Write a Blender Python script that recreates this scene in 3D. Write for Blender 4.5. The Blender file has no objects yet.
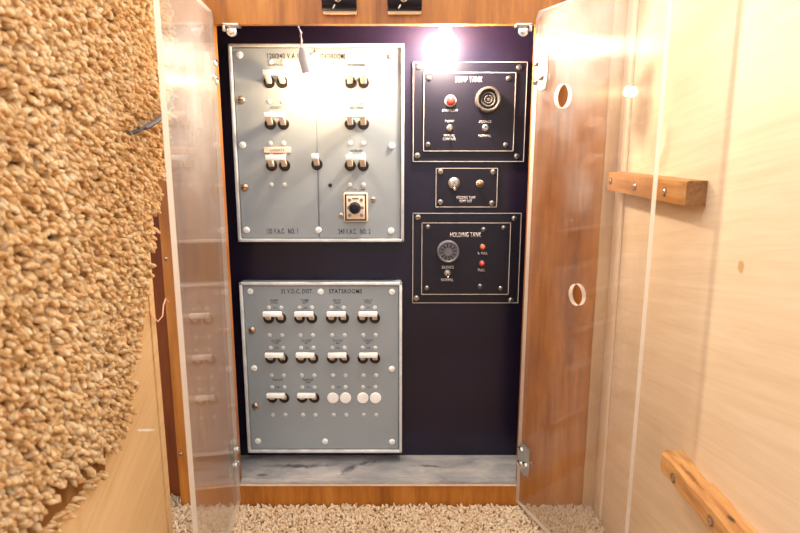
import bpy, bmesh, math, random
import numpy as np
from mathutils import Vector, Matrix, noise as mnoise

random.seed(7)
rng = np.random.default_rng(11)
SC = bpy.context.scene
COL = SC.collection

# ------------------------------------------------------------------ camera model
F = 602.0
PITCH = math.radians(11.23)
CP, SP = math.cos(PITCH), math.sin(PITCH)
CAMZ, BACK = 0.505, 0.851            # lens height above the floor, distance to the backing board (y = 0)


def ray(u, v):
    dx, dy = (u - 400.0) / F, (266.5 - v) / F
    return dx, CP + dy * SP, -SP + dy * CP


def P(u, v, D):
    """point of the pixel on the plane D metres in front of the lens"""
    a, b, c = ray(u, v)
    t = D / b
    return Vector((a * t, D - BACK, CAMZ + c * t))


def PX(u, v, X):
    """point of the pixel on the side plane x = X"""
    a, b, c = ray(u, v)
    t = X / a
    return Vector((X, b * t - BACK, CAMZ + c * t))


# ------------------------------------------------------------------ materials
def new_mat(name):
    m = bpy.data.materials.new(name)
    m.use_nodes = True
    nt = m.node_tree
    nt.nodes.clear()
    out = nt.nodes.new('ShaderNodeOutputMaterial')
    return m, nt, out


def N(nt, kind, **kw):
    n = nt.nodes.new(kind)
    for k, v in kw.items():
        if k in n.inputs.keys():
            n.inputs[k].default_value = v
        else:
            setattr(n, k, v)
    return n


def math_node(nt, op, a, b=None, clamp=False):
    n = nt.nodes.new('ShaderNodeMath')
    n.operation = op
    n.use_clamp = clamp
    for i, x in enumerate((a, b)):
        if x is None:
            continue
        if isinstance(x, (int, float)):
            n.inputs[i].default_value = x
        else:
            nt.links.new(x, n.inputs[i])
    return n.outputs[0]


def ramp(nt, fac, stops):
    r = nt.nodes.new('ShaderNodeValToRGB')
    el = r.color_ramp.elements
    while len(el) > 1:
        el.remove(el[-1])
    el[0].position = stops[0][0]
    el[0].color = (*stops[0][1], 1)
    for p, c in stops[1:]:
        e = el.new(p)
        e.color = (*c, 1)
    nt.links.new(fac, r.inputs[0])
    return r.outputs[0]


def pos(nt):
    return nt.nodes.new('ShaderNodeNewGeometry').outputs['Position']


def mapping(nt, vec, scale=(1, 1, 1), rot=(0, 0, 0), loc=(0, 0, 0)):
    m = nt.nodes.new('ShaderNodeMapping')
    m.inputs['Scale'].default_value = scale
    m.inputs['Rotation'].default_value = rot
    m.inputs['Location'].default_value = loc
    nt.links.new(vec, m.inputs['Vector'])
    return m.outputs[0]


def noise(nt, vec, scale, detail=4, rough=0.55, dist=0.0):
    n = nt.nodes.new('ShaderNodeTexNoise')
    n.inputs['Scale'].default_value = scale
    n.inputs['Detail'].default_value = detail
    n.inputs['Roughness'].default_value = rough
    n.inputs['Distortion'].default_value = dist
    nt.links.new(vec, n.inputs['Vector'])
    return n.outputs[0]


def mixc(nt, fac, a, b):
    m = nt.nodes.new('ShaderNodeMix')
    m.data_type = 'RGBA'
    for sock, x in ((m.inputs[0], fac), (m.inputs[6], a), (m.inputs[7], b)):
        if isinstance(x, (int, float)):
            sock.default_value = x
        elif isinstance(x, tuple):
            sock.default_value = (*x, 1)
        else:
            nt.links.new(x, sock)
    return m.outputs[2]


def spot(nt, centre, radii, edge=0.35, wob=0.5, wscale=60, rot=(0, 0, 0)):
    """mask of a stain or haze patch with a ragged outline around a point of the place"""
    p = pos(nt)
    s = nt.nodes.new('ShaderNodeVectorMath'); s.operation = 'SUBTRACT'
    nt.links.new(p, s.inputs[0]); s.inputs[1].default_value = centre
    v = mapping(nt, s.outputs[0], rot=rot)
    v = mapping(nt, v, scale=tuple(1.0 / r for r in radii))
    ln = nt.nodes.new('ShaderNodeVectorMath'); ln.operation = 'LENGTH'
    nt.links.new(v, ln.inputs[0])
    w = math_node(nt, 'MULTIPLY', math_node(nt, 'SUBTRACT', noise(nt, p, wscale, 3), 0.5), wob * 2)
    d = math_node(nt, 'ADD', ln.outputs['Value'], w)
    return math_node(nt, 'MULTIPLY', math_node(nt, 'SUBTRACT', 1.0, d), 1.0 / edge, clamp=True)


def principled(nt, out, base, rough=0.5, metal=0.0, spec=0.5, bump=None, bstr=0.2, bdist=0.001):
    b = nt.nodes.new('ShaderNodeBsdfPrincipled')
    if isinstance(base, tuple):
        b.inputs['Base Color'].default_value = (*base, 1)
    else:
        nt.links.new(base, b.inputs['Base Color'])
    if isinstance(rough, (int, float)):
        b.inputs['Roughness'].default_value = rough
    else:
        nt.links.new(rough, b.inputs['Roughness'])
    b.inputs['Metallic'].default_value = metal
    b.inputs['Specular IOR Level'].default_value = spec
    if bump is not None:
        bn = nt.nodes.new('ShaderNodeBump')
        bn.inputs['Strength'].default_value = bstr
        bn.inputs['Distance'].default_value = bdist
        nt.links.new(bump, bn.inputs['Height'])
        nt.links.new(bn.outputs[0], b.inputs['Normal'])
    nt.links.new(b.outputs[0], out.inputs[0])
    return b


def simple(name, col, rough=0.5, metal=0.0, spec=0.5, var=0.12, vscale=90):
    m, nt, out = new_mat(name)
    n = noise(nt, pos(nt), vscale, 3)
    c = ramp(nt, n, [(0.25, tuple(x * (1 - var) for x in col)), (0.75, tuple(min(1, x * (1 + var)) for x in col))])
    principled(nt, out, c, rough, metal, spec)
    return m


def wood(name, dark, mid, light, scale, rot=(0, 0, 0), rough=0.4, spots=(), fine=1.0, bstr=0.12, spec=0.5):
    m, nt, out = new_mat(name)
    p = mapping(nt, pos(nt), rot=rot)
    q = mapping(nt, p, scale=scale)
    n1 = noise(nt, q, 1.0, 6, 0.62, 0.6)
    q2 = mapping(nt, p, scale=tuple(s * 5 * fine for s in scale))
    n2 = noise(nt, q2, 1.0, 3, 0.6)
    n3 = noise(nt, p, 5.0, 2)
    f = math_node(nt, 'ADD', math_node(nt, 'MULTIPLY', n1, 0.6), math_node(nt, 'MULTIPLY', n2, 0.25))
    f = math_node(nt, 'ADD', f, math_node(nt, 'MULTIPLY', n3, 0.15))
    c = ramp(nt, f, [(0.34, dark), (0.5, mid), (0.64, light)])
    for s in spots:
        c = mixc(nt, spot(nt, *s[1]), c, s[0])
    principled(nt, out, c, rough, 0, spec, bump=f, bstr=bstr)
    return m


M = {}
M['wood'] = wood('varnished_wood', (0.18, 0.052, 0.007), (0.40, 0.140, 0.020), (0.54, 0.225, 0.044), (26, 26, 3.0), rough=0.28, spec=0.4)
RW = 0.278                                     # right wall plane
st = PX(741, 267, RW)
sc2 = PX(664, 352, RW)
M['gap_shade_wood'] = wood('shaded_red_brown_wood', (0.10, 0.022, 0.006), (0.20, 0.05, 0.012), (0.28, 0.08, 0.02), (26, 26, 3.0), rough=0.4, spec=0.3)  # darker than the frame wood: shade of the gap put into the colour
M['birch'] = wood('birch_plywood', (0.66, 0.48, 0.30), (0.72, 0.545, 0.36), (0.77, 0.60, 0.42), (60, 4.0, 90), rot=(math.radians(10), 0, 0), rough=0.55,
                  spots=[((0.52, 0.32, 0.14), (tuple(st), (0.02, 0.005, 0.0065), 0.4, 0.5, 160))], bstr=0.08, spec=0.25)
LW = -0.285                                    # left wall plane
sp = PX(146, 430, LW)
M['ply'] = wood('left_plywood', (0.66, 0.42, 0.19), (0.75, 0.51, 0.26), (0.80, 0.57, 0.32), (40, 3.0, 40), rot=(math.radians(-25), 0, 0), rough=0.5,
                spots=[((0.92, 0.88, 0.8), (tuple(sp), (0.02, 0.030, 0.0018), 0.5, 0.6, 140, (math.radians(26), 0, 0)))], bstr=0.1, spec=0.3)
M['block'] = wood('bumper_wood', (0.32, 0.12, 0.025), (0.47, 0.21, 0.055), (0.58, 0.31, 0.11), (60, 5, 60), rough=0.5, bstr=0.25)
kn = PX(729.6, 516, 0.264)
M['block_rough'] = wood('rough_bumper_wood', (0.34, 0.13, 0.035), (0.54, 0.27, 0.085), (0.66, 0.39, 0.17), (60, 6, 60), rough=0.6,
                        spots=[((0.06, 0.025, 0.01), ((0.2655, kn.y, kn.z), (0.0032, 0.006, 0.01), 0.5, 0.4, 260)),
                               ((0.25, 0.09, 0.02), ((0.2635, kn.y + 0.062, kn.z), (0.0022, 0.028, 0.01), 0.5, 0.9, 160))], bstr=0.4)
M['shaded_endgrain'] = wood('shaded_end_grain', (0.10, 0.04, 0.012), (0.23, 0.10, 0.03), (0.34, 0.17, 0.06), (80, 80, 80), rough=0.6)  # end grain; shade of the side away from the bulbs painted in
M['edge_strip'] = wood('pale_strip', (0.72, 0.52, 0.32), (0.82, 0.64, 0.44), (0.88, 0.72, 0.52), (40, 40, 4), rough=0.5)
M['tan_strip'] = wood('tan_strip', (0.47, 0.27, 0.12), (0.57, 0.36, 0.18), (0.64, 0.44, 0.25), (40, 40, 4), rough=0.5)

# black board with dust and scuffs
m, nt, out = new_mat('black_laminate')
p = pos(nt)
d = ramp(nt, noise(nt, p, 420, 5, 0.75), [(0.60, (0, 0, 0)), (0.74, (1, 1, 1))])
c = ramp(nt, noise(nt, p, 7, 4), [(0.3, (0.004, 0.0012, 0.010)), (0.7, (0.009, 0.004, 0.020))])
c = mixc(nt, math_node(nt, 'MULTIPLY', d, 0.35), c, (0.12, 0.10, 0.11))
r = math_node(nt, 'ADD', 0.16, math_node(nt, 'MULTIPLY', noise(nt, p, 22, 3), 0.14))
b = principled(nt, out, c, r, 0, 0.30)
b.inputs['Coat Weight'].default_value = 0.3
b.inputs['Coat Roughness'].default_value = 0.55
M['black_board'] = m
m, nt, out = new_mat('engraved_black_plate')
p = pos(nt)
d = ramp(nt, noise(nt, p, 600, 5, 0.75), [(0.62, (0, 0, 0)), (0.76, (1, 1, 1))])
c = mixc(nt, math_node(nt, 'MULTIPLY', d, 0.3), (0.004, 0.002, 0.009), (0.16, 0.13, 0.13))
r = math_node(nt, 'ADD', 0.26, math_node(nt, 'MULTIPLY', noise(nt, p, 40, 5), 0.25))
b = principled(nt, out, c, r, 0, 0.28)
b.inputs['Coat Weight'].default_value = 0.25
b.inputs['Coat Roughness'].default_value = 0.55
M['black_plate'] = m
M['dark'] = simple('dark_paint', (0.012, 0.008, 0.016), 0.5)
M['grey'] = simple('grey_enamel', (0.27, 0.30, 0.318), 0.5, 0, 0.3, 0.06, 14)
M['grey_body'] = simple('grey_enamel_body', (0.28, 0.30, 0.31), 0.45, 0, 0.4, 0.06, 14)
M['rim'] = simple('pale_rim', (0.60, 0.60, 0.60), 0.45, 0.0, 0.5, 0.15, 70)
M['white'] = simple('white_plastic', (0.86, 0.85, 0.82), 0.4)
M['ivory'] = simple('ivory_plastic', (0.80, 0.68, 0.56), 0.4)
M['rivet'] = simple('white_rivet', (0.55, 0.56, 0.56), 0.4, 0, 0.4, 0.2, 300)
M['black_plastic'] = simple('black_plastic', (0.012, 0.006, 0.005), 0.35)
M['black_gloss'] = simple('black_gloss', (0.008, 0.007, 0.012), 0.3, 0, 0.25)
M['ink'] = simple('black_ink', (0.015, 0.013, 0.013), 0.6)
M['grey_ink'] = simple('fine_ink', (0.09, 0.085, 0.085), 0.6)
M['white_ink'] = simple('white_engraving', (0.72, 0.66, 0.64), 0.6)
M['line'] = simple('engraved_edge', (0.50, 0.43, 0.38), 0.5)
M['steel'] = simple('steel', (0.62, 0.58, 0.53), 0.28, 1.0)
M['brass'] = simple('worn_brass', (0.58, 0.42, 0.30), 0.35, 1.0)
M['screw_dark'] = simple('dull_screw', (0.28, 0.25, 0.24), 0.4, 0.9)
M['chrome'] = simple('chrome', (0.75, 0.73, 0.70), 0.15, 1.0)
M['horn'] = simple('horn_housing', (0.075, 0.062, 0.055), 0.6, 0.0, 0.3)
M['horn_grey'] = simple('grey_horn', (0.13, 0.12, 0.14), 0.35)
M['pink'] = simple('tape_pink', (0.72, 0.55, 0.44), 0.45)
M['cream'] = simple('cream_plate', (0.78, 0.62, 0.46), 0.45)
M['pale_wood'] = simple('pale_backing', (0.75, 0.55, 0.36), 0.5)
M['socket'] = simple('grey_socket', (0.34, 0.32, 0.33), 0.5)
M['wire'] = simple('grey_wire', (0.40, 0.34, 0.34), 0.5)
M['cable'] = simple('dark_cable', (0.09, 0.09, 0.10), 0.45)
M['thread'] = simple('pink_thread', (0.80, 0.45, 0.30), 0.6)


def lens_mat(name, col, rough=0.15):
    m, nt, out = new_mat(name)
    b = principled(nt, out, col, rough)
    b.inputs['Coat Weight'].default_value = 0.5
    return m


M['red'] = lens_mat('red_lens', (0.70, 0.035, 0.03))
M['orange'] = lens_mat('orange_lens', (0.75, 0.13, 0.03))
M['amber'] = lens_mat('dull_amber_lens', (0.25, 0.09, 0.03))

# ledge: grey painted board with dark smears
m, nt, out = new_mat('grey_ledge')
p = pos(nt)
n = noise(nt, mapping(nt, p, scale=(14, 30, 30)), 1.0, 6, 0.65, 0.5)
c = ramp(nt, n, [(0.3, (0.16, 0.16, 0.175)), (0.5, (0.30, 0.29, 0.29)), (0.7, (0.46, 0.42, 0.39))])
for (u, v, rx, ry, ro) in ((349, 469, 0.026, 0.008, -50), (300, 466, 0.045, 0.007, 0), (366, 463, 0.02, 0.005, -20), (262, 475, 0.012, 0.004, 0), (430, 466, 0.03, 0.004, 5)):
    q = P(u, v, 0.81)
    dz = ray(u, v)
    t = (0.0405 - CAMZ) / dz[2]
    q = Vector((dz[0] * t, dz[1] * t - BACK, 0.0405))
    c = mixc(nt, math_node(nt, 'MULTIPLY', spot(nt, tuple(q), (rx, ry, 0.05), 0.7, 1.0, 110, (0, 0, math.radians(ro))), 0.8), c, (0.05, 0.045, 0.055))
principled(nt, out, c, 0.5, 0, 0.4, bump=n, bstr=0.1)
M['ledge'] = m

# carpets
def carpet_mat(name, dark, mid, light, scale):
    m, nt, out = new_mat(name)
    p = pos(nt)
    n = noise(nt, p, scale, 2, 0.5)
    n2 = noise(nt, p, 9, 3)
    f = math_node(nt, 'ADD', math_node(nt, 'MULTIPLY', n, 0.75), math_node(nt, 'MULTIPLY', n2, 0.25))
    c = ramp(nt, f, [(0.32, dark), (0.48, mid), (0.64, light)])
    fib = noise(nt, p, 1500, 2)
    b = principled(nt, out, c, 0.9, 0, 0.1, bump=fib, bstr=0.5)
    tl = N(nt, 'ShaderNodeBsdfTranslucent')
    nt.links.new(c, tl.inputs[0])
    mx = nt.nodes.new('ShaderNodeMixShader'); mx.inputs[0].default_value = 0.42
    nt.links.new(b.outputs[0], mx.inputs[1]); nt.links.new(tl.outputs[0], mx.inputs[2])
    nt.links.new(mx.outputs[0], out.inputs[0])
    return m


M['shag'] = carpet_mat('tan_shag', (0.50, 0.25, 0.08), (0.88, 0.60, 0.29), (0.96, 0.82, 0.56), 170)
M['shag_back'] = carpet_mat('shag_backing', (0.30, 0.12, 0.03), (0.40, 0.19, 0.06), (0.50, 0.26, 0.09), 60)
M['pile'] = carpet_mat('cream_pile', (0.74, 0.53, 0.33), (0.95, 0.78, 0.56), (0.98, 0.88, 0.70), 220)
M['floor_base'] = carpet_mat('pile_backing', (0.5, 0.33, 0.2), (0.6, 0.42, 0.26), (0.7, 0.5, 0.32), 60)

ANISO = -0.65
# ---- clear acrylic: what is behind shows through, both faces reflect, scuffs and dust scatter a little
def acrylic(name, dust_lo, dust_hi, seed, sheen, clouds=()):
    m, nt, out = new_mat(name)
    g = nt.nodes.new('ShaderNodeNewGeometry')
    dot = nt.nodes.new('ShaderNodeVectorMath'); dot.operation = 'DOT_PRODUCT'
    nt.links.new(g.outputs['Normal'], dot.inputs[0]); nt.links.new(g.outputs['Incoming'], dot.inputs[1])
    cs = math_node(nt, 'ABSOLUTE', dot.outputs['Value'])
    k = math_node(nt, 'POWER', math_node(nt, 'SUBTRACT', 1.0, cs), 5.0)
    fr = math_node(nt, 'ADD', 0.05, math_node(nt, 'MULTIPLY', k, 0.96), clamp=True)
    p = mapping(nt, g.outputs['Position'], loc=(seed, seed, seed))
    tr = N(nt, 'ShaderNodeBsdfTransparent'); tr.inputs[0].default_value = (0.985, 0.98, 0.975, 1)
    gl = N(nt, 'ShaderNodeBsdfGlossy'); gl.inputs['Roughness'].default_value = 0.015
    gl2 = N(nt, 'ShaderNodeBsdfGlossy'); gl2.inputs['Roughness'].default_value = 0.22
    gl2.inputs['Anisotropy'].default_value = ANISO
    tg = nt.nodes.new('ShaderNodeTangent'); tg.direction_type = 'RADIAL'; tg.axis = 'Z'
    nt.links.new(tg.outputs[0], gl2.inputs['Tangent'])
    mg = nt.nodes.new('ShaderNodeMixShader'); mg.inputs[0].default_value = sheen
    nt.links.new(gl.outputs[0], mg.inputs[1]); nt.links.new(gl2.outputs[0], mg.inputs[2])
    m1 = nt.nodes.new('ShaderNodeMixShader')
    nt.links.new(fr, m1.inputs[0]); nt.links.new(tr.outputs[0], m1.inputs[1]); nt.links.new(mg.outputs[0], m1.inputs[2])
    # dust: cloudy smears, vertical wipes and specks
    cl = noise(nt, mapping(nt, p, scale=(1, 1, 0.6)), 14, 6, 0.7, 0.4)
    wipe = noise(nt, mapping(nt, p, scale=(60, 60, 3)), 1.0, 3, 0.6)
    sp_ = ramp(nt, noise(nt, p, 330, 4, 0.7), [(0.64, (0, 0, 0)), (0.72, (1, 1, 1))])
    a = ramp(nt, math_node(nt, 'ADD', math_node(nt, 'MULTIPLY', cl, 0.7), math_node(nt, 'MULTIPLY', wipe, 0.3)), [(0.36, (dust_lo,) * 3), (0.68, (dust_hi,) * 3)])
    a = math_node(nt, 'ADD', a, math_node(nt, 'MULTIPLY', sp_, dust_hi * 2.2), clamp=True)
    for (cc, rr, amt) in clouds:  # haze patches: dust on the right sheet, painted bulb glow on the left
        k_ = math_node(nt, 'MULTIPLY', spot(nt, cc, rr, 1.0, 0.7, 22), cl)
        a = math_node(nt, 'ADD', a, math_node(nt, 'MULTIPLY', k_, amt), clamp=True)
    df = N(nt, 'ShaderNodeBsdfDiffuse'); df.inputs[0].default_value = (0.86, 0.84, 0.82, 1)
    tl = N(nt, 'ShaderNodeBsdfTranslucent'); tl.inputs[0].default_value = (0.86, 0.84, 0.82, 1)
    md = nt.nodes.new('ShaderNodeMixShader'); md.inputs[0].default_value = 0.4
    nt.links.new(df.outputs[0], md.inputs[1]); nt.links.new(tl.outputs[0], md.inputs[2])
    m2 = nt.nodes.new('ShaderNodeMixShader')
    nt.links.new(a, m2.inputs[0]); nt.links.new(m1.outputs[0], m2.inputs[1]); nt.links.new(md.outputs[0], m2.inputs[2])
    nt.links.new(m2.outputs[0], out.inputs[0])
    return m


M['acrylic_l'] = acrylic('clear_acrylic_left', 0.02, 0.10, 0.3, 0.28, [(tuple(P(192, 90, 0.66)), (0.09, 0.14, 0.13), 0.45)])  # whitish patch high on the sheet paints in the glow of the bulbs
M['acrylic_r'] = acrylic('clear_acrylic_right', 0.0, 0.06, 1.7, 0.27, [(tuple(P(588, 45, 0.70)), (0.09, 0.11, 0.10), 0.5), (tuple(P(590, 190, 0.68)), (0.05, 0.03, 0.05), 0.3)])
m, nt, out = new_mat('acrylic_cut_edge')
tl = N(nt, 'ShaderNodeBsdfTranslucent'); tl.inputs[0].default_value = (0.86, 0.80, 0.72, 1)
df = N(nt, 'ShaderNodeBsdfDiffuse'); df.inputs[0].default_value = (0.78, 0.70, 0.60, 1)
tr = N(nt, 'ShaderNodeBsdfTransparent')
a = nt.nodes.new('ShaderNodeMixShader'); a.inputs[0].default_value = 0.5
nt.links.new(tl.outputs[0], a.inputs[1]); nt.links.new(df.outputs[0], a.inputs[2])
b = nt.nodes.new('ShaderNodeMixShader'); b.inputs[0].default_value = 0.06
nt.links.new(a.outputs[0], b.inputs[1]); nt.links.new(tr.outputs[0], b.inputs[2])
nt.links.new(b.outputs[0], out.inputs[0])
M['acrylic_edge'] = m

m, nt, out = new_mat('glowing_bulb')
e = N(nt, 'ShaderNodeEmission'); e.inputs[0].default_value = (1.0, 0.69, 0.38, 1); e.inputs[1].default_value = 400
nt.links.new(e.outputs[0], out.inputs[0])
M['bulb'] = m
m, nt, out = new_mat('brighter_bulb')
e = N(nt, 'ShaderNodeEmission'); e.inputs[0].default_value = (1.0, 0.84, 0.66, 1); e.inputs[1].default_value = 820
nt.links.new(e.outputs[0], out.inputs[0])
M['bulb_bright'] = m


# ------------------------------------------------------------------ mesh helpers
class MB:
    def __init__(self):
        self.bm = bmesh.new()

    def _merge(self, b):
        me = bpy.data.meshes.new('t')
        b.to_mesh(me); b.free()
        self.bm.from_mesh(me)
        bpy.data.meshes.remove(me)

    def box(self, c, s, bev=0.0, seg=2, rot=None, mat=0, jitter=0.0):
        b = bmesh.new()
        bmesh.ops.create_cube(b, size=1)
        for v in b.verts:
            v.co = Vector((v.co.x * s[0], v.co.y * s[1], v.co.z * s[2]))
        if bev > 0:
            bmesh.ops.bevel(b, geom=b.edges[:], offset=bev, segments=seg, profile=0.5, affect='EDGES')
        mtx = Matrix.Translation(c)
        if rot is not None:
            mtx = mtx @ rot.to_4x4()
        b.transform(mtx)
        for f in b.faces:
            f.material_index = mat
        self._merge(b)
        return self

    def lathe(self, prof, origin=(0, 0, 0), axis=(0, -1, 0), n=24, mat=0, smooth=True):
        b = bmesh.new()
        rings = []
        for r, h in prof:
            if r < 1e-7:
                rings.append([b.verts.new((0, 0, h))])
            else:
                rings.append([b.verts.new((r * math.cos(2 * math.pi * i / n), r * math.sin(2 * math.pi * i / n), h)) for i in range(n)])
        for A, B in zip(rings, rings[1:]):
            for i in range(n):
                j = (i + 1) % n
                if len(A) == 1 and len(B) == 1:
                    continue
                if len(A) == 1:
                    f = b.faces.new((A[0], B[i], B[j]))
                elif len(B) == 1:
                    f = b.faces.new((A[i], A[j], B[0]))
                else:
                    f = b.faces.new((A[i], A[j], B[j], B[i]))
                f.smooth = smooth
                f.material_index = mat
        if len(rings[0]) > 1:
            b.faces.new(rings[0]).material_index = mat
        if len(rings[-1]) > 1:
            b.faces.new(rings[-1]).material_index = mat
        bmesh.ops.recalc_face_normals(b, faces=b.faces[:])
        q = Vector((0, 0, 1)).rotation_difference(Vector(axis).normalized())
        b.transform(Matrix.Translation(origin) @ q.to_matrix().to_4x4())
        self._merge(b)
        return self

    def tube(self, pts, r, n=10, mat=0):
        pts = [Vector(p) for p in pts]
        rr = r if isinstance(r, (list, tuple)) else [r] * len(pts)
        b = bmesh.new()
        rings = []
        up = Vector((0.31, 0.9, 0.3)).normalized()
        for i, p in enumerate(pts):
            t = (pts[min(i + 1, len(pts) - 1)] - pts[max(i - 1, 0)]).normalized()
            a = t.cross(up).normalized()
            c = t.cross(a).normalized()
            rings.append([b.verts.new(p + rr[i] * (a * math.cos(2 * math.pi * k / n) + c * math.sin(2 * math.pi * k / n))) for k in range(n)])
        for A, B in zip(rings, rings[1:]):
            for k in range(n):
                f = b.faces.new((A[k], A[(k + 1) % n], B[(k + 1) % n], B[k])); f.smooth = True; f.material_index = mat
        b.faces.new(rings[0]); b.faces.new(rings[-1])
        bmesh.ops.recalc_face_normals(b, faces=b.faces[:])
        self._merge(b)
        return self

    def plate(self, loops, thick, rim_mat=None, mat=0):
        """flat polygon in x-z with holes, given depth along +y from y=0"""
        b = bmesh.new()
        edges = []
        for lp in loops:
            vs = [b.verts.new((x, 0, z)) for x, z in lp]
            for i in range(len(vs)):
                edges.append(b.edges.new((vs[i], vs[(i + 1) % len(vs)])))
        bmesh.ops.triangle_fill(b, use_beauty=True, use_dissolve=False, edges=edges)
        r = bmesh.ops.extrude_face_region(b, geom=b.faces[:])
        vs = [g for g in r['geom'] if isinstance(g, bmesh.types.BMVert)]
        bmesh.ops.translate(b, verts=vs, vec=(0, thick, 0))
        bmesh.ops.recalc_face_normals(b, faces=b.faces[:])
        for f in b.faces:
            f.material_index = mat
            if rim_mat is not None and abs(f.normal.y) < 0.5:
                f.material_index = rim_mat
        self._merge(b)
        return self


WORLD = {}          # world position of things that parent parts


def link(name, mesh, mats, parent=None, recentre=True, loc=None):
    for mm in (mats if isinstance(mats, (list, tuple)) else [mats]):
        mesh.materials.append(mm)
    o = bpy.data.objects.new(name, mesh)
    COL.objects.link(o)
    w = Vector((0, 0, 0))
    if loc is not None:
        w = Vector(loc)
    elif recentre and len(mesh.vertices):
        co = np.empty(len(mesh.vertices) * 3, dtype=np.float32)
        mesh.vertices.foreach_get('co', co)
        co = co.reshape(-1, 3)
        w = Vector([float(x) for x in (co.min(0) + co.max(0)) / 2])
        mesh.transform(Matrix.Translation(-w))
    place(o, w, parent)
    return o


def place(o, w, parent=None):
    WORLD[o.name] = Vector(w)
    if parent is not None:
        o.parent = parent
        o.location = Vector(w) - WORLD[parent.name]
    else:
        o.location = w


def obj(name, mb, mats, parent=None, loc=None):
    me = bpy.data.meshes.new(name)
    mb.bm.to_mesh(me); mb.bm.free()
    me.set_sharp_from_angle(angle=math.radians(38))
    return link(name, me, mats, parent, loc=loc)


def copy_part(src, w, parent):
    o = src.copy()
    COL.objects.link(o)
    place(o, w, parent)
    for ch in [c for c in bpy.data.objects if c.parent == src and c is not o]:
        c = ch.copy()
        COL.objects.link(c)
        c.parent = o
    return o


def tag(o, label, cat, group=None):
    o['label'] = label
    o['category'] = cat
    if group:
        o['group'] = group
    return o


def thing(name, w, label, cat, group=None):
    o = bpy.data.objects.new(name, None)
    o.empty_display_size = 0.02
    COL.objects.link(o)
    place(o, Vector(w))
    return tag(o, label, cat, group)


def struct(o):
    o['kind'] = 'structure'
    return o


def text(s, u, v, D, w_px, h_px, mat, parent, thick=0.0003, bold=0.006):
    cu = bpy.data.curves.new('lettering', 'FONT')
    cu.body = s
    cu.align_x = 'CENTER'
    cu.resolution_u = 2
    cu.space_line = 0.85
    cu.offset = bold
    cu.space_character = 1.12
    tmp = bpy.data.objects.new('tmp', cu)
    COL.objects.link(tmp)
    bpy.context.view_layer.update()
    dg = bpy.context.evaluated_depsgraph_get()
    me = bpy.data.meshes.new_from_object(tmp.evaluated_get(dg))
    bpy.data.objects.remove(tmp)
    bpy.data.curves.remove(cu)
    co = np.empty(len(me.vertices) * 3, dtype=np.float32)
    me.vertices.foreach_get('co', co)
    co = co.reshape(-1, 3)
    mn, mx = co.min(0), co.max(0)
    c = P(u, v, D)
    pxs = (P(u + 1, v, D) - c).x
    pys = abs((P(u, v + 1, D) - c).z)
    out = np.zeros_like(co)
    out[:, 0] = (co[:, 0] - (mn[0] + mx[0]) / 2) * (w_px * pxs / (mx[0] - mn[0]))
    out[:, 2] = (co[:, 1] - (mn[1] + mx[1]) / 2) * (h_px * pys / (mx[1] - mn[1]))
    bm = bmesh.new()
    me.vertices.foreach_set('co', out.ravel())
    bm.from_mesh(me)
    bpy.data.meshes.remove(me)
    r = bmesh.ops.extrude_face_region(bm, geom=bm.faces[:])
    vs = [g for g in r['geom'] if isinstance(g, bmesh.types.BMVert)]
    bmesh.ops.translate(bm, verts=vs, vec=(0, -thick, 0))
    me = bpy.data.meshes.new('lettering')
    bm.to_mesh(me); bm.free()
    return link('lettering', me, mat, parent, loc=c + Vector((0, -0.00005, 0)))


# ------------------------------------------------------------------ pile: many little yarn ends in one mesh
def tufts(base, nrm, length, rad, bend, sides=6):
    n = len(base)
    ring_t = np.array([0.0, 0.35, 0.68, 0.92])
    ring_r = np.array([0.62, 0.92, 1.0, 0.66])
    nrm = nrm / np.linalg.norm(nrm, axis=1, keepdims=True)
    ref = rng.normal(size=(n, 3))
    a = np.cross(nrm, ref); a /= np.linalg.norm(a, axis=1, keepdims=True)
    b = np.cross(nrm, a)
    R = len(ring_t)
    nv = R * sides + 1
    V = np.zeros((n, nv, 3))
    for i in range(R):
        c = base + nrm * (length * ring_t[i])[:, None] + bend * (ring_t[i] ** 2)
        for k in range(sides):
            an = 2 * math.pi * k / sides + 0.5 * i
            rr = rad * ring_r[i] * (1 + 0.18 * rng.normal(size=n))
            V[:, i * sides + k] = c + (a * math.cos(an) + b * math.sin(an)) * rr[:, None]
    V[:, -1] = base + nrm * (length * 1.06)[:, None] + bend
    q = []
    for i in range(R - 1):
        for k in range(sides):
            j = (k + 1) % sides
            q.append((i * sides + k, i * sides + j, (i + 1) * sides + j, (i + 1) * sides + k))
    tq = [((R - 1) * sides + k, (R - 1) * sides + (k + 1) % sides, nv - 1) for k in range(sides)]
    q = np.array(q); tq = np.array(tq)
    off = (np.arange(n) * nv)[:, None, None]
    Q = (q[None] + off).reshape(-1, 4)
    T = (tq[None] + off).reshape(-1, 3)
    me = bpy.data.meshes.new('pile')
    V = V.reshape(-1, 3).astype(np.float32)
    me.vertices.add(len(V)); me.vertices.foreach_set('co', V.ravel())
    loops = np.concatenate([Q.ravel(), T.ravel()]).astype(np.int32)
    me.loops.add(len(loops)); me.loops.foreach_set('vertex_index', loops)
    starts = np.concatenate([np.arange(len(Q)) * 4, len(Q) * 4 + np.arange(len(T)) * 3]).astype(np.int32)
    me.polygons.add(len(starts)); me.polygons.foreach_set('loop_start', starts)
    me.polygons.foreach_set('use_smooth', np.ones(len(starts), dtype=bool))
    me.update(calc_edges=True)
    me.validate()
    return me


def inside(poly, x, y):
    poly = np.asarray(poly)
    r = np.zeros(len(x), dtype=bool)
    j = len(poly) - 1
    for i in range(len(poly)):
        xi, yi = poly[i]; xj, yj = poly[j]
        c = ((yi > y) != (yj > y)) & (x < (xj - xi) * (y - yi) / (yj - yi + 1e-12) + xi)
        r ^= c
        j = i
    return r


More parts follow.
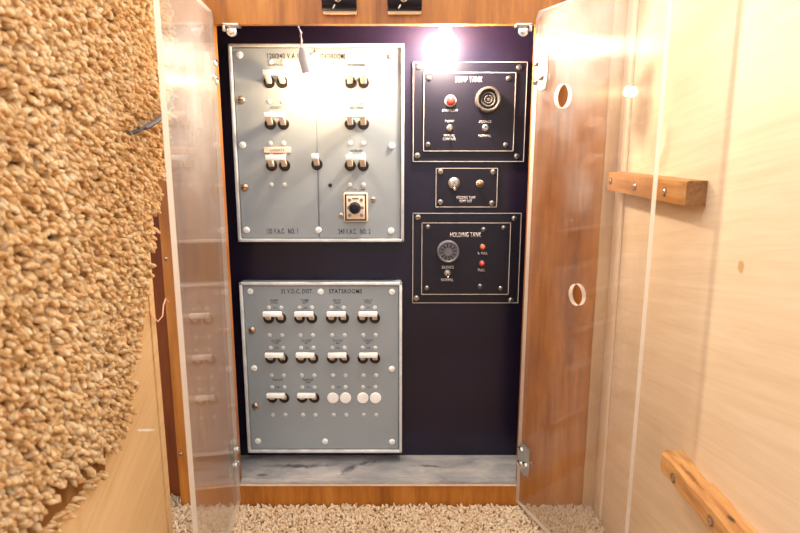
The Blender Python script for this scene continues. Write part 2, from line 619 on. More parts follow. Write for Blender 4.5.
def scatter(x0, x1, y0, y1, pitch):
    nx, ny = int((x1 - x0) / pitch), int((y1 - y0) / (pitch * 0.87))
    gx, gy = np.meshgrid(np.arange(nx), np.arange(ny))
    X = x0 + (gx + 0.5 * (gy % 2)) * pitch
    Y = y0 + gy * pitch * 0.87
    X = X.ravel() + rng.normal(size=X.size) * pitch * 0.22
    Y = Y.ravel() + rng.normal(size=Y.size) * pitch * 0.22
    return X, Y


# ================================================================== the setting
FD = 0.7745                                   # face frame front
FY = FD - BACK
FT = 0.012
tl, tr_ = P(212.5, 24, FD), P(535.5, 24, FD)
bl, br = P(240.5, 483, FD), P(518.0, 483, FD)
OX0, OX1 = (tl.x + bl.x) / 2, (tr_.x + br.x) / 2
OZ0, OZ1 = 0.0385, tl.z
mb = MB()
sl = P(166, 310, FD).x
mb.plate([[(sl, 0.0), (0.34, 0.0), (0.34, 0.72), (sl, 0.72)], [(OX0, OZ0), (OX1, OZ0), (OX1, OZ1), (OX0, OZ1)]], FT)
for v in mb.bm.verts:
    v.co.y += FY
frame = struct(obj('wall_back', mb, M['wood']))

# screws in the left stile
def screw_mesh(r, h, slot=True, n=18, phillips=False):
    mb = MB()
    mb.lathe([(0, -0.0006), (r * 0.98, -0.0006), (r, h * 0.25), (r * 0.86, h * 0.7), (r * 0.5, h * 0.97), (0, h)], n=n)
    if slot or phillips:
        mb.box((0, -h * 0.95, 0), (r * 1.5, h * 0.3, r * 0.22), mat=1)
    if phillips:
        mb.box((0, -h * 0.95, 0), (r * 0.22, h * 0.3, r * 1.5), mat=1)
    return mb


for (u, v) in ((166.5, 259), (181, 454)):
    obj('screw', screw_mesh(0.0026, 0.0014, phillips=True), [M['steel'], M['ink']], frame, loc=P(u, v, FD) + Vector((0, 0, 0)))

# recess behind the frame: dark side panels and roof
mb = MB()
RX0, RX1, RZ1 = OX0 - 0.022, OX1 + 0.022, OZ1 + 0.048
yb, yf = 0.012, FY + FT
mb.box((RX0 - 0.006, (yb + yf) / 2, RZ1 / 2), (0.012, yb - yf, RZ1))
mb.box((RX1 + 0.006, (yb + yf) / 2, RZ1 / 2), (0.012, yb - yf, RZ1))
mb.box(((RX0 + RX1) / 2, (yb + yf) / 2, RZ1 + 0.006), (RX1 - RX0 + 0.024, yb - yf, 0.012))
struct(obj('wall_recess', mb, M['dark']))

mb = MB()
mb.box(((RX0 + RX1) / 2, 0.005, RZ1 / 2 + 0.02), (RX1 - RX0, 0.010, RZ1 - 0.04))
tag(obj('backing_board', mb, M['black_board']), 'tall scuffed black backing board that the grey and black panels are mounted on', 'board')

# ledge at the foot of the board
mb = MB()
mb.box(((RX0 + RX1) / 2, (0 + FY + FT) / 2, 0.0405 - 0.009), (RX1 - RX0, -(FY + FT), 0.018))
struct(obj('trim_ledge', mb, M['ledge']))
mb = MB()
mb.box(((OX0 + OX1) / 2, FY + FT / 2 - 0.0012, 0.0405 - 0.001), (OX1 - OX0 - 0.0004, FT + 0.0024, 0.002), 0.0006, 1, mat=1)
mb.box(((OX0 + OX1) / 2, FY - 0.0012, 0.0405 - 0.0025), (OX1 - OX0 - 0.0004, 0.0022, 0.005), 0.0006, 1)
struct(obj('trim_lip', mb, [M['pale_wood'], M['ledge']]))

# right wall, corner strips
mb = MB()
mb.box((RW + 0.009, (FY - 1.25) / 2, 0.36), (0.018, 1.25 + FY, 0.72))
wr = struct(obj('wall_right', mb, M['birch']))
d0, d1, d2 = FD - BACK, FD - 0.003 - BACK, 0.745 - BACK
cx0 = P(604.5, 147, FD).x
mb = MB(); mb.box(((cx0 + RW) / 2, (d0 + d1) / 2, 0.36), (RW - cx0 - 0.0004, d0 - d1 - 0.0002, 0.72), 0.0012)
struct(obj('trim_corner', mb, M['tan_strip']))
mb = MB(); mb.box((RW - 0.002, (d1 + d2) / 2, 0.36), (0.004, d1 - d2 - 0.0004, 0.72), 0.0012)
struct(obj('trim_right', mb, M['edge_strip']))

# left wall: plywood sheet that stops short of the frame, with an edge strip
e0 = PX(145.0, 200, LW).y
mb = MB()
mb.box((LW - 0.008, (e0 - 1.25) / 2, 0.36), (0.016, 1.25 + e0, 0.72), 0.0008, 1)
struct(obj('wall_left', mb, M['ply']))
mb = MB(); mb.box((LW + 0.001, e0 - 0.0075, 0.36), (0.002, 0.012, 0.72), 0.0006, 1)
struct(obj('trim_left', mb, M['ply']))
mb = MB(); mb.box(((-0.40 + sl) / 2 + 0.01, FY + 0.034, 0.36), (sl + 0.42, 0.012, 0.72))
mb.box((-0.40, (e0 + FY) / 2 + 0.01, 0.36), (0.012, FY - e0 + 0.02, 0.72))
struct(obj('wall_gap', mb, M['gap_shade_wood']))

# floor
mb = MB(); mb.box((-0.05, (FY - 1.25) / 2, -0.01), (0.85, 1.25 + FY, 0.02)); mb.box((-0.36, FY + 0.012, -0.01), (0.2, 0.03, 0.02))
floor = struct(obj('floor', mb, M['floor_base']))
X, Y = scatter(-0.345, RW - 0.004, -0.47, FY + 0.024, 0.0034)
k = (Y < FY - 0.002) | (X < sl - 0.003)
X, Y = X[k], Y[k]
n = len(X)
base = np.stack([X, Y, np.full(n, 0.002)], 1)
nr = np.stack([rng.normal(size=n) * 0.9, rng.normal(size=n) * 0.9 - 0.1, np.ones(n)], 1)
ln = 0.0055 + 0.0025 * rng.random(n)
me = tufts(base, nr, ln, 0.0013 + 0.0008 * rng.random(n), rng.normal(size=(n, 3)) * 0.0014)
# keep the yarn inside the room
co = np.empty(len(me.vertices) * 3, dtype=np.float32); me.vertices.foreach_get('co', co); co = co.reshape(-1, 3)
co[:, 1] = np.where(co[:, 0] < sl - 0.0006, np.minimum(co[:, 1], FY + 0.0272), np.minimum(co[:, 1], FY - 0.0006)); co[:, 0] = np.minimum(co[:, 0], RW - 0.0065)
me.vertices.foreach_set('co', co.ravel())
o = link('carpet_pile', me, M['pile'], floor)
o['kind'] = 'stuff'
o['label'] = 'cream looped carpet pile covering the floor'

# ================================================================== grey breaker panels
PD = 0.832                                   # face of the cover plates
PY = PD - BACK

rivet_src = screw_mesh(0.0031, 0.0012, slot=False, n=12)
cover_src = screw_mesh(0.0046, 0.0022, slot=True)
lock_src = screw_mesh(0.0056, 0.0028, slot=True)
_rm = {}


def screw_part(kind, u, v, parent, D=PD):
    w = P(u, v, D)
    if kind not in _rm:
        if kind == 'rivet':
            o = obj('rivet', rivet_src, [M['rivet']], parent, loc=w)
        elif kind == 'cover_screw':
            o = obj('cover_screw', cover_src, [M['white'], M['rivet']], parent, loc=w)
        elif kind == 'quarter_turn_lock':
            o = obj('quarter_turn_lock', lock_src, [M['brass'], M['ink']], parent, loc=w)
        elif kind == 'corner_screw':
            o = obj('corner_screw', screw_mesh(0.0040, 0.0022, phillips=True), [M['steel'], M['ink']], parent, loc=w)
        elif kind == 'inner_screw':
            o = obj('inner_screw', screw_mesh(0.0036, 0.0030), [M['screw_dark'], M['ink']], parent, loc=w)
        _rm[kind] = o
        return o
    o = copy_part(_rm[kind], w, parent)
    o.rotation_euler = (0, random.uniform(-1.2, 1.2), 0)
    return o


def lever_mb(x):
    mb = MB()
    rot = Matrix.Rotation(math.radians(-58), 3, 'X')      # leans up and out
    mb.box((x, -0.0078, 0.0052), (0.0072, 0.0062, 0.0185), 0.0012, 2, rot=Matrix.Rotation(math.radians(57), 3, 'X'))
    return mb


HS = 0.0088                                   # half the pole spacing


def bezel(mb, x):
    mb.lathe([(0.0077, -0.0004), (0.0077, 0.0009), (0.0068, 0.0014), (0.0060, 0.0010), (0.0056, 0.0003), (0, 0.0003)], origin=(x, 0, 0), n=28)


_br = {}


def breaker(u, v, parent, single=False):
    key = 'single' if single else 'double'
    w = P(u, v, PD)
    if key in _br:
        return copy_part(_br[key], w, parent)
    mb = MB()
    xs = (0,) if single else (-HS, HS)
    for x in xs:
        bezel(mb, x)
    o = obj('breaker', mb, M['black_plastic'], parent, loc=w)
    for x in xs:
        obj('lever', lever_mb(x), M['ivory'], o, loc=w)
    mb = MB()
    wd = 0.0095 if single else 2 * HS + 0.0088
    mb.box((0, -0.0165, 0.0108), (wd, 0.0066, 0.0068), 0.0012, 2)
    obj('tie_bar', mb, M['white'], o, loc=w)
    _br[key] = o
    return o


def enclosure(root, u0, v0, u1, v1, split_u=None):
    """body, raised pale rim and cover plate(s); pixel corners taken at the rim"""
    RD = PD - 0.003
    a, b = P(u0, v0, RD), P(u1, v1, RD)
    x0, x1, z1, z0 = a.x, b.x, a.z, b.z
    cx, cz = (x0 + x1) / 2, (z0 + z1) / 2
    mb = MB()
    mb.box((cx, (PY + 0.002) / 2, cz), (x1 - x0 - 0.002, -PY - 0.002, z1 - z0 - 0.002), 0.001)
    obj('enclosure', mb, M['grey_body'], root)
    mb = MB()
    t = 0.0042
    ry = PY - 0.0005
    for (c, s) in (((cx, ry, z1 - t / 2), (x1 - x0, 0.006, t)), ((cx, ry, z0 + t / 2), (x1 - x0, 0.006, t)),
                   ((x0 + t / 2, ry, cz), (t, 0.006, z1 - z0)), ((x1 - t / 2, ry, cz), (t, 0.006, z1 - z0))):
        mb.box(c, s, 0.0011, 2)
    obj('rim', mb, M['rim'], root)
    xs = [x0 + t + 0.0012, x1 - t - 0.0012]
    if split_u is not None:
        s = P(split_u, 145, PD).x
        spans = [(xs[0], s - 0.0006), (s + 0.0006, xs[1])]
    else:
        spans = [tuple(xs)]
    for p0, p1 in spans:
        mb = MB()
        mb.box(((p0 + p1) / 2, PY + 0.001, cz), (p1 - p0, 0.002, z1 - z0 - 2 * t - 0.002), 0.0005, 1)
        obj('cover_plate', mb, M['grey'], root)


# ---------------- upper panel
up = thing('breaker_panel', P(318, 142, BACK), 'large upper grey breaker panel in two halves with dark 240 V.A.C. timer', 'breaker panel', 'grey breaker panels')
enclosure(up, 227.6, 43.5, 404, 242, 317)
for (u, v) in ((239.5, 55), (316, 55), (392, 56), (242.5, 145), (391.6, 146), (246.5, 230), (318.5, 230), (391, 231)):
    screw_part('cover_screw', u, v, up)
for (u, v) in ((241, 100), (244.5, 187.5)):
    screw_part('quarter_turn_lock', u, v, up)
for cxs in ((276.0, 277.0, 278.2), (356.9, 356.9, 356.7)):
    for (u, v) in zip(cxs, (82.3, 123.8, 165.4)):
        breaker(u, v, up)
        for du in (-6.6, 6.6):
            screw_part('rivet', u + du, v - 10.8, up)
            screw_part('rivet', u + du, v + 19.4, up)
for (u, v) in ((270.5, 62), (283.5, 62)):
    screw_part('rivet', u, v, up)
breaker(317, 164.3, up, single=True)
mb = MB(); mb.box((0, -0.0013, 0), (0.0365, 0.0026, 0.0078), 0.0006, 1)
obj('label_tape', mb, M['pink'], up, loc=P(277.5, 150, PD))
text('LIGHTS', 277.5, 150, PD - 0.0027, 14, 2.6, M['grey_ink'], up)
mb = MB(); mb.lathe([(0, -0.0002), (0.0028, -0.0002), (0.0028, 0.0004), (0.0019, 0.0005), (0.0016, 0.0001), (0, 0.0001)], n=16)
obj('screw_hole', mb, M['ink'], up, loc=P(330.2, 185.4, PD))
text('120/240 V.A.C. DIST.', 292, 56, PD, 49, 5.2, M['ink'], up)
text('STATEROOMS', 332.5, 56.3, PD, 26, 5.2, M['ink'], up)
text('120 V.A.C.  NO. 1', 282.5, 231, PD, 31, 5.2, M['ink'], up)
text('240 V.A.C.  NO. 2', 354.5, 231.3, PD, 32, 5.2, M['ink'], up)
for (s, u, v, w) in (('RECEPTACLES', 276, 65, 15), ('AIR CONDITIONER', 356.5, 65, 18), ('RECEPT.', 276.5, 107.5, 12), ('AIR COND.', 357, 107.5, 14),
                     ('WATER HTR.', 356.5, 150.5, 13), ('HT. CTRL. LAMP', 356, 189.5, 19)):
    text(s, u, v, PD, w, 2.3, M['grey_ink'], up)

# timer
c = P(356, 207, PD)
mb = MB()
mb.box((c.x, PY - 0.003, c.z), (0.0335, 0.006, 0.0405), 0.0028, 3)
tm = obj('timer_switch', mb, M['cream'], up)
tm['label'] = 'cream square timer switch with black knob'
mb = MB()
for (dx, dz, sx, sz) in ((0, 0.0172, 0.029, 0.0016), (0, -0.0172, 0.029, 0.0016), (-0.0138, 0, 0.0018, 0.036), (0.0138, 0, 0.0018, 0.036)):
    mb.box((c.x + dx, PY - 0.0062, c.z + dz), (sx, 0.0010, sz))
obj('seal', mb, M['black_plastic'], tm)
mb = MB()
mb.box((c.x, PY - 0.0075, c.z), (0.0245, 0.003, 0.0315), 0.001, 2)
obj('dial_plate', mb, M['cream'], tm)
mb = MB()
for (dx, dz) in ((-0.0082, 0.0105), (0.0082, 0.0105), (-0.0082, -0.0105), (0.0082, -0.0105), (0.0092, 0), (-0.0092, 0)):
    mb.lathe([(0.0024, 0), (0.0024, 0.0006), (0.0014, 0.0006), (0.0014, 0.0002)], origin=(c.x + dx, PY - 0.009, c.z + dz), n=12)
mb.box((c.x, PY - 0.0091, c.z + 0.0125), (0.009, 0.0006, 0.0022))
obj('dial_marks', mb, M['screw_dark'], tm)
mb = MB()
mb.lathe([(0.0082, 0), (0.0082, 0.001), (0.0072, 0.0015), (0.0068, 0.009), (0.006, 0.0105), (0.003, 0.011), (0, 0.0108)], origin=(c.x - 0.001, PY - 0.009, c.z - 0.0005), n=28)
obj('knob', mb, M['black_gloss'], tm)
for (u, v) in ((373, 199.5), (341.2, 215.5)):
    screw_part('corner_screw', u, v, up)

# ---------------- lower panel
lo = thing('breaker_panel', P(322, 368, BACK), 'lower grey breaker panel marked 32 V.D.C. DIST. with four white plugs', 'breaker panel', 'grey breaker panels')
enclosure(lo, 238.8, 282.5, 402, 453)
for (u, v) in ((250.2, 291.5), (320.7, 291.7), (392, 291.7), (254.2, 368.2), (391.7, 369), (258, 441), (325, 441.3), (392, 441.7)):
    screw_part('cover_screw', u, v, lo)
for (u, v) in ((251.8, 330.5), (255.5, 406)):
    screw_part('quarter_turn_lock', u, v, lo)
rows = [(318.2, (275.0, 305.8, 337.6, 368.6)), (358.4, (276.9, 307.2, 338.4, 369.0)), (397.8, (278.3, 308.4, 339.2, 369.2))]
caps = [['PUMP\nFWD', 'PUMP\nAFT', 'HEAD\nFAN', 'LIGHT\nFWD'], ['BLOWER\nFWD', 'BLOWER\nAFT', 'BLOWER\nMID', 'LIGHTS\nAFT'], ['PORTLITE', 'TELEPHONE\nCABIN', '', '']]
pl = None
for r, (v, us) in enumerate(rows):
    for k, u in enumerate(us):
        if r == 2 and k >= 2:
            for du in (-6.3, 6.3):
                w = P(u + du, v, PD)
                if pl is None:
                    mb = MB(); mb.lathe([(0, -0.0005), (0.0084, -0.0005), (0.0084, 0.0012), (0.0074, 0.0022), (0, 0.0026)], n=28)
                    pl = obj('hole_plug', mb, M['white'], lo, loc=w)
                else:
                    copy_part(pl, w, lo)
        else:
            breaker(u, v, lo)
        for du in (-6.2, 6.2):
            screw_part('rivet', u + du, v - 10.6, lo)
            screw_part('rivet', u + du + 0.8, v + 17.0, lo)
        text('ON', u - 0.3, v - 10.6, PD, 3.4, 2.0, M['grey_ink'], lo)
        if caps[r][k]:
            two = '\n' in caps[r][k]
            text(caps[r][k], u - 0.5, v - (16.8 if two else 18), PD, 5.5 + 0.62 * len(caps[r][k].split('\n')[0]), 4.6 if two else 2.0, M['grey_ink'], lo)
text('32 V.D.C. DIST.', 297, 291.2, PD, 32, 4.4, M['ink'], lo)
text('STATEROOMS', 345.5, 291.2, PD, 33, 4.4, M['ink'], lo)

# ================================================================== black alarm panels
QD = BACK - 0.004                                   # face of the outer black plates
ID = BACK - 0.0065                                  # face of the inner plates


def bordered_plate(name, parent, c0, c1, Dface, thick, line=0.0009, inset=0.0003):
    a, b = P(*c0, Dface), P(*c1, Dface)
    x0, x1, z1, z0 = a.x, b.x, a.z, b.z
    cx, cz = (x0 + x1) / 2, (z0 + z1) / 2
    y = Dface - BACK
    mb = MB()
    mb.box((cx, y + thick / 2, cz), (x1 - x0, thick, z1 - z0), 0.0004, 1)
    o = obj(name, mb, M['black_plate'], parent)
    mb = MB()
    h = 0.0007
    for (cc, s) in (((cx, y - h / 2 + 0.0002, z1 - line / 2 - inset), (x1 - x0 - 2 * inset, h, line)), ((cx, y - h / 2 + 0.0002, z0 + line / 2 + inset), (x1 - x0 - 2 * inset, h, line)),
                    ((x0 + line / 2 + inset, y - h / 2 + 0.0002, cz), (line, h, z1 - z0 - 2 * inset)), ((x1 - line / 2 - inset, y - h / 2 + 0.0002, cz), (line, h, z1 - z0 - 2 * inset))):
        mb.box(cc, s)
    obj('border_line', mb, M['line'], o)
    return o


def lamp(u, v, D, r, parent, lens, ring=True):
    w = P(u, v, D)
    mb = MB()
    mb.lathe([(r * 1.28, 0), (r * 1.28, 0.0015), (r * 1.05, 0.0028), (r * 0.95, 0.0028)], n=24)
    o = obj('indicator_lamp', mb, M['line'] if ring else M['screw_dark'], parent, loc=w)
    mb = MB()
    mb.lathe([(r, 0.001), (r, 0.0035), (r * 0.85, 0.0055), (r * 0.5, 0.0068), (0, 0.0073)], n=24)
    obj('lens', mb, lens, o, loc=w)
    return o


def toggle(u, v, D, parent, up_ang=8, big=1.0):
    w = P(u, v, D)
    mb = MB()
    r = 0.0046 * big
    mb.lathe([(r * 1.15, 0), (r * 1.15, 0.0012), (r, 0.0016), (r * 0.8, 0.003), (r * 0.55, 0.0032), (r * 0.5, 0.001), (0, 0.001)], n=18)
    o = obj('toggle_switch', mb, M['steel'], parent, loc=w)
    a = math.radians(up_ang)
    d = Vector((0, -math.cos(a), math.sin(a)))
    mb = MB()
    q = d * 0.011 * big
    mb.tube([d * 0.0005, d * 0.005 * big, d * 0.009 * big, q], [0.0012 * big, 0.0014 * big, 0.0019 * big, 0.0012 * big], 10)
    obj('toggle_lever', mb, M['chrome'], o, loc=w)
    return o


# ---- sump tank panel
su = thing('alarm_panel', P(468, 111, BACK), 'black SUMP TANK alarm panel with large round horn and red lamp', 'alarm panel', 'black tank alarm panels')
bordered_plate('outer_plate', su, (413, 61.5), (524, 162), QD, 0.004)
bordered_plate('inner_plate', su, (423.5, 72), (513.6, 151.5), ID, 0.0025)
for (u, v) in ((419, 67), (519, 67.5), (516.6, 156.3), (417.3, 155.5)):
    screw_part('corner_screw', u, v, su, QD)
for (u, v) in ((429, 78), (508.5, 78.5), (428, 144.5), (505.5, 145)):
    screw_part('inner_screw', u, v, su, ID)
lamp(450.5, 101, ID, 0.0062, su, M['red'])
w = P(487.5, 100, ID)
mb = MB()
mb.lathe([(0.0172, 0), (0.0172, 0.010), (0.0160, 0.0125), (0.0140, 0.0130), (0.0128, 0.0118), (0.0120, 0.006), (0.0104, 0.0055), (0.0100, 0.0095), (0.0088, 0.0105), (0.0078, 0.0098),
          (0.0072, 0.007), (0.0062, 0.007), (0.0058, 0.0098), (0.0048, 0.0104), (0.004, 0.0098), (0.0036, 0.0075), (0.0026, 0.0075), (0.0022, 0.010), (0, 0.0104)], n=40)
hn = obj('horn', mb, M['horn'], su, loc=w)
hn['label'] = 'ribbed brown-grey horn'
mb = MB()
mb.lathe([(0.0119, 0.0042), (0.0119, 0.0062), (0.0104, 0.0064), (0.0104, 0.0042)], n=40)
obj('sound_slot', mb, M['black_plastic'], hn, loc=w)
toggle(449.8, 128, ID, su, -20, 0.85)
toggle(485.3, 128, ID, su, 20, 0.85)
text('SUMP TANK', 469, 79.5, ID, 27, 5.6, M['white_ink'], su)
text('OVERFLOW', 450, 110.5, ID, 16, 2.6, M['white_ink'], su)
text('PUMP', 449.6, 121.3, ID, 9, 2.6, M['white_ink'], su)
text('MANUAL\nCONTROL', 449.3, 137.3, ID, 13, 6.4, M['white_ink'], su)
text('SILENCE', 485.3, 121.6, ID, 12, 2.6, M['white_ink'], su)
text('NORMAL', 485.0, 135.8, ID, 12.5, 2.8, M['white_ink'], su)

# ---- pump out panel
po = thing('switch_panel', P(466, 187, BACK), 'small black HOLDING TANK PUMP OUT switch panel between the two tank panels', 'switch panel')
bordered_plate('outer_plate', po, (435.7, 167.8), (497, 207.5), QD, 0.004)
for (u, v) in ((440.5, 171.5), (493, 172), (440.3, 202), (491.7, 203.2)):
    screw_part('corner_screw', u, v, po, QD)
toggle(454, 183, QD, po, -28, 1.5)
lamp(479.7, 183.6, QD, 0.0040, po, M['amber'])
text('HOLDING TANK\nPUMP OUT', 466, 199.3, QD, 19, 6.4, M['white_ink'], po)

# ---- holding tank panel
ho = thing('alarm_panel', P(465, 258, BACK), 'black HOLDING TANK alarm panel with finned horn, orange and red lamps', 'alarm panel', 'black tank alarm panels')
bordered_plate('outer_plate', ho, (412.5, 212.8), (518.3, 303.3), QD, 0.004)
bordered_plate('inner_plate', ho, (421.5, 222.4), (508.6, 294.8), ID, 0.0025)
for (u, v) in ((418, 217.2), (514.3, 218.4), (416.4, 298), (510.8, 300)):
    screw_part('corner_screw', u, v, ho, QD)
for (u, v) in ((427.9, 227), (503.6, 228), (483.6, 229.5), (426.8, 288), (480.1, 286), (500.6, 288.4)):
    screw_part('inner_screw', u, v, ho, ID)
w = P(447.9, 251, ID)
mb = MB()
mb.lathe([(0.0158, 0), (0.0158, 0.007), (0.0150, 0.0088), (0.0138, 0.0092), (0.0130, 0.0086), (0.0124, 0.0066), (0.0060, 0.0072), (0, 0.0074)], n=40)
hn = obj('horn', mb, M['horn_grey'], ho, loc=w)
mb = MB()
for k in range(12):
    a = 2 * math.pi * k / 12 + 0.13
    d = Vector((math.cos(a), 0, math.sin(a)))
    mb.box((d.x * 0.0086, -0.0076, d.z * 0.0086), (0.0058, 0.0009, 0.0017), 0.0003, 1, rot=Matrix.Rotation(-a, 3, 'Y'))
obj('sound_slots', mb, M['black_plastic'], hn, loc=w)
lamp(482.6, 246.9, ID, 0.0036, ho, M['orange'], ring=False)
lamp(482.0, 263.4, ID, 0.0036, ho, M['red'], ring=False)
toggle(447.6, 273, ID, ho, -30, 0.9)
text('HOLDING TANK', 465.7, 234.7, ID, 31, 4.8, M['white_ink'], ho)
text('\u00be FULL', 482.5, 253.2, ID, 10, 2.6, M['white_ink'], ho)
text('FULL', 481.5, 270.0, ID, 7, 2.6, M['white_ink'], ho)
text('SILENCE', 447.7, 267.2, ID, 12, 2.8, M['white_ink'], ho)
text('NORMAL', 447.2, 279.8, ID, 12, 2.8, M['white_ink'], ho)

# ================================================================== acrylic doors
def circle(cx, cz, r, n=40):
    return [(cx + r * math.cos(2 * math.pi * i / n), cz + r * math.sin(2 * math.pi * i / n)) for i in range(n)]


def acrylic_door(hx, hD, front_tan, slope, z0, z1, mats, label, holes, hinge_z, thick_side):
    """hinge at (hx, hD); slope = sideways drift per metre towards the lens"""
    t = (front_tan * hD - hx) / (slope + front_tan)
    L = t * math.sqrt(1 + slope * slope)
    fx, fD = hx + slope * t, hD - t
    root = thing('acrylic_door', (hx, hD - BACK, z0), label, 'clear door', 'clear acrylic doors')
    d = Vector((fx - hx, -(t), 0)).normalized()
    nrm = Vector((d.y, -d.x, 0)) * thick_side           # the side the thickness grows to
    ang = math.atan2(d.y, d.x)
    outer = [(0, 0), (L, 0), (L, z1 - z0), (0.006, z1 - z0), (0, z1 - z0 - 0.008)]
    mb = MB()
    hl = [circle(s, z - z0, r) for (s, z, r) in holes]
    mb.plate([outer] + hl, 0.0052, rim_mat=1)
    # local x -> along the door, local y -> thickness
    mtx = Matrix((d.to_4d(), nrm.to_4d(), Vector((0, 0, 1, 0)), Vector((0, 0, 0, 1)))).transposed()
    for i in range(3):
        mtx[3][i] = 0
    mtx[0][3] = mtx[1][3] = mtx[2][3] = 0
    mtx[3][3] = 1
    mb.bm.transform(mtx)
    bmesh.ops.recalc_face_normals(mb.bm, faces=mb.bm.faces[:])
    obj('sheet', mb, mats, root, loc=WORLD[root.name])
    # hinges: small plate on the sheet, leaf on the frame, three bolts
    for hz in hinge_z:
        mb = MB()
        loop = [(0.004, -0.014), (0.018, -0.022), (0.028, -0.020), (0.031, -0.008), (0.030, 0.022), (0.010, 0.023), (0.004, 0.012)]
        mb.plate([loop], 0.0014)
        for v in mb.bm.verts:
            v.co.y -= 0.0015
            v.co.z += hz - z0
        mb.bm.transform(mtx)
        hg = obj('hinge', mb, M['steel'], root, loc=None)
        # obj() recentres in world axes: shift to the door's place
        w = WORLD[hg.name] + WORLD[root.name]
        place(hg, w, root)
        for (s, zz) in ((0.008, 0.011), (0.020, -0.006), (0.008, -0.010)):
            mb = MB()
            mb.lathe([(0.0046, -0.0005), (0.0046, 0.0016), (0.0032, 0.0028), (0, 0.0031)], n=6, smooth=False, axis=(0, -1, 0))
            mb.lathe([(0.0046, -0.0005), (0.0046, 0.0016), (0.0032, 0.0028), (0, 0.0031)], origin=(0, 0.0077, 0), n=10, smooth=False, axis=(0, 1, 0))
            for v in mb.bm.verts:
                v.co.y -= 0.0015
                v.co.x += s
                v.co.z += zz + hz - z0
            mb.bm.transform(mtx)
            bt = obj('bolt', mb, M['chrome'], hg)
            place(bt, WORLD[bt.name] + WORLD[root.name], hg)
    return root, d, L


hz0, hz1 = 0.0135, P(535, 12, FD - 0.004).z
hD = FD - 0.004
# right door: opened past square, resting near the blocks
tR = lambda u: (u - 400) / F / 1.0195
hxR = tR(530.5) * hD
slR = 0.37
def along_right(u, v):
    tt = (tR(u) * hD - hxR) / (slR + tR(u))
    return tt * math.sqrt(1 + slR ** 2), hD - tt
s1, D1 = along_right(562.5, 147)
s2, D2 = along_right(580.5, 147)
s1 -= 0.008; s2 += 0.006
z_a = P(560, 96, hD - s1 * 0.945).z
z_b = P(575, 295, hD - s2 * 0.945).z
ht, hb = P(541, 73, FD - 0.01).z, P(530, 456, FD - 0.01).z
rd, dR, LR = acrylic_door(hxR, hD, tR(656), slR, hz0, hz1, [M['acrylic_r'], M['acrylic_edge']],
                          'right-hand clear acrylic door with two finger holes, swung open against wooden blocks', [(s1, z_a, 0.0135), (s2, z_b, 0.0125)], (ht, hb), -1)
hxL = tR(216.3) * hD
ht, hb = P(209, 73, FD - 0.01).z, P(233, 456, FD - 0.01).z
ld, dL, LL = acrylic_door(hxL, hD, tR(164), 0.085, hz0, hz1, [M['acrylic_l'], M['acrylic_edge']],
                          'left-hand clear acrylic door without holes, swung open beside the shaggy wall carpet', [], (ht, hb), -1)

# ================================================================== hanging bulbs
BD = 0.8015


def hanging_bulb(top, sock, bulb, r, label, glow):
    root = thing('hanging_bulb', bulb, label, 'light bulb', 'bare bulbs under the beam')
    ax = (Vector(bulb) - Vector(sock)).normalized()
    mb = MB()
    mb.lathe([(0, -r), (r * 0.5, -r * 0.87), (r * 0.87, -r * 0.5), (r, 0), (r * 0.93, r * 0.4), (r * 0.7, r * 0.85), (r * 0.5, r * 1.2), (0, r * 1.25)], origin=bulb, axis=-ax, n=24)
    obj('bulb_glass', mb, glow, root)
    s0 = Vector(bulb) - ax * r * 1.27
    mb = MB()
    hh = (s0 - Vector(sock)).length * 1.0
    mb.lathe([(0.0070, 0), (0.0080, 0.001), (0.0080, hh * 0.7), (0.0066, hh * 0.85), (0.0045, hh), (0.0022, hh + 0.003), (0, hh + 0.003)], origin=s0, axis=-ax, n=20)
    obj('socket', mb, M['socket'], root)
    e = s0 - ax * (hh + 0.002)
    a, b = Vector(top), e
    pts = []
    for i in range(9):
        t = i / 8
        q = a.lerp(b, t)
        q.x += 0.0018 * math.sin(t * math.pi * 1.3)
        pts.append(q)
    mb = MB()
    mb.tube(pts, 0.0008, 8)
    mb.tube([q + Vector((0.0018 * math.cos(9 * i / 8 * 2), 0.0014, 0)) for i, q in enumerate(pts)], 0.0007, 8)
    obj('wire', mb, M['wire'], root)
    return root


hanging_bulb(P(297, 23.0, 0.783), P(302.8, 50, 0.797), P(310, 80, BD), 0.0064, 'bare glowing bulb on a wire before the upper grey panel', M['bulb'])
hanging_bulb(P(441, -12, 0.797), P(444, 8, 0.800), P(446, 41, BD), 0.0115, 'bare glowing bulb just under the beam, over the SUMP TANK panel', M['bulb_bright'])

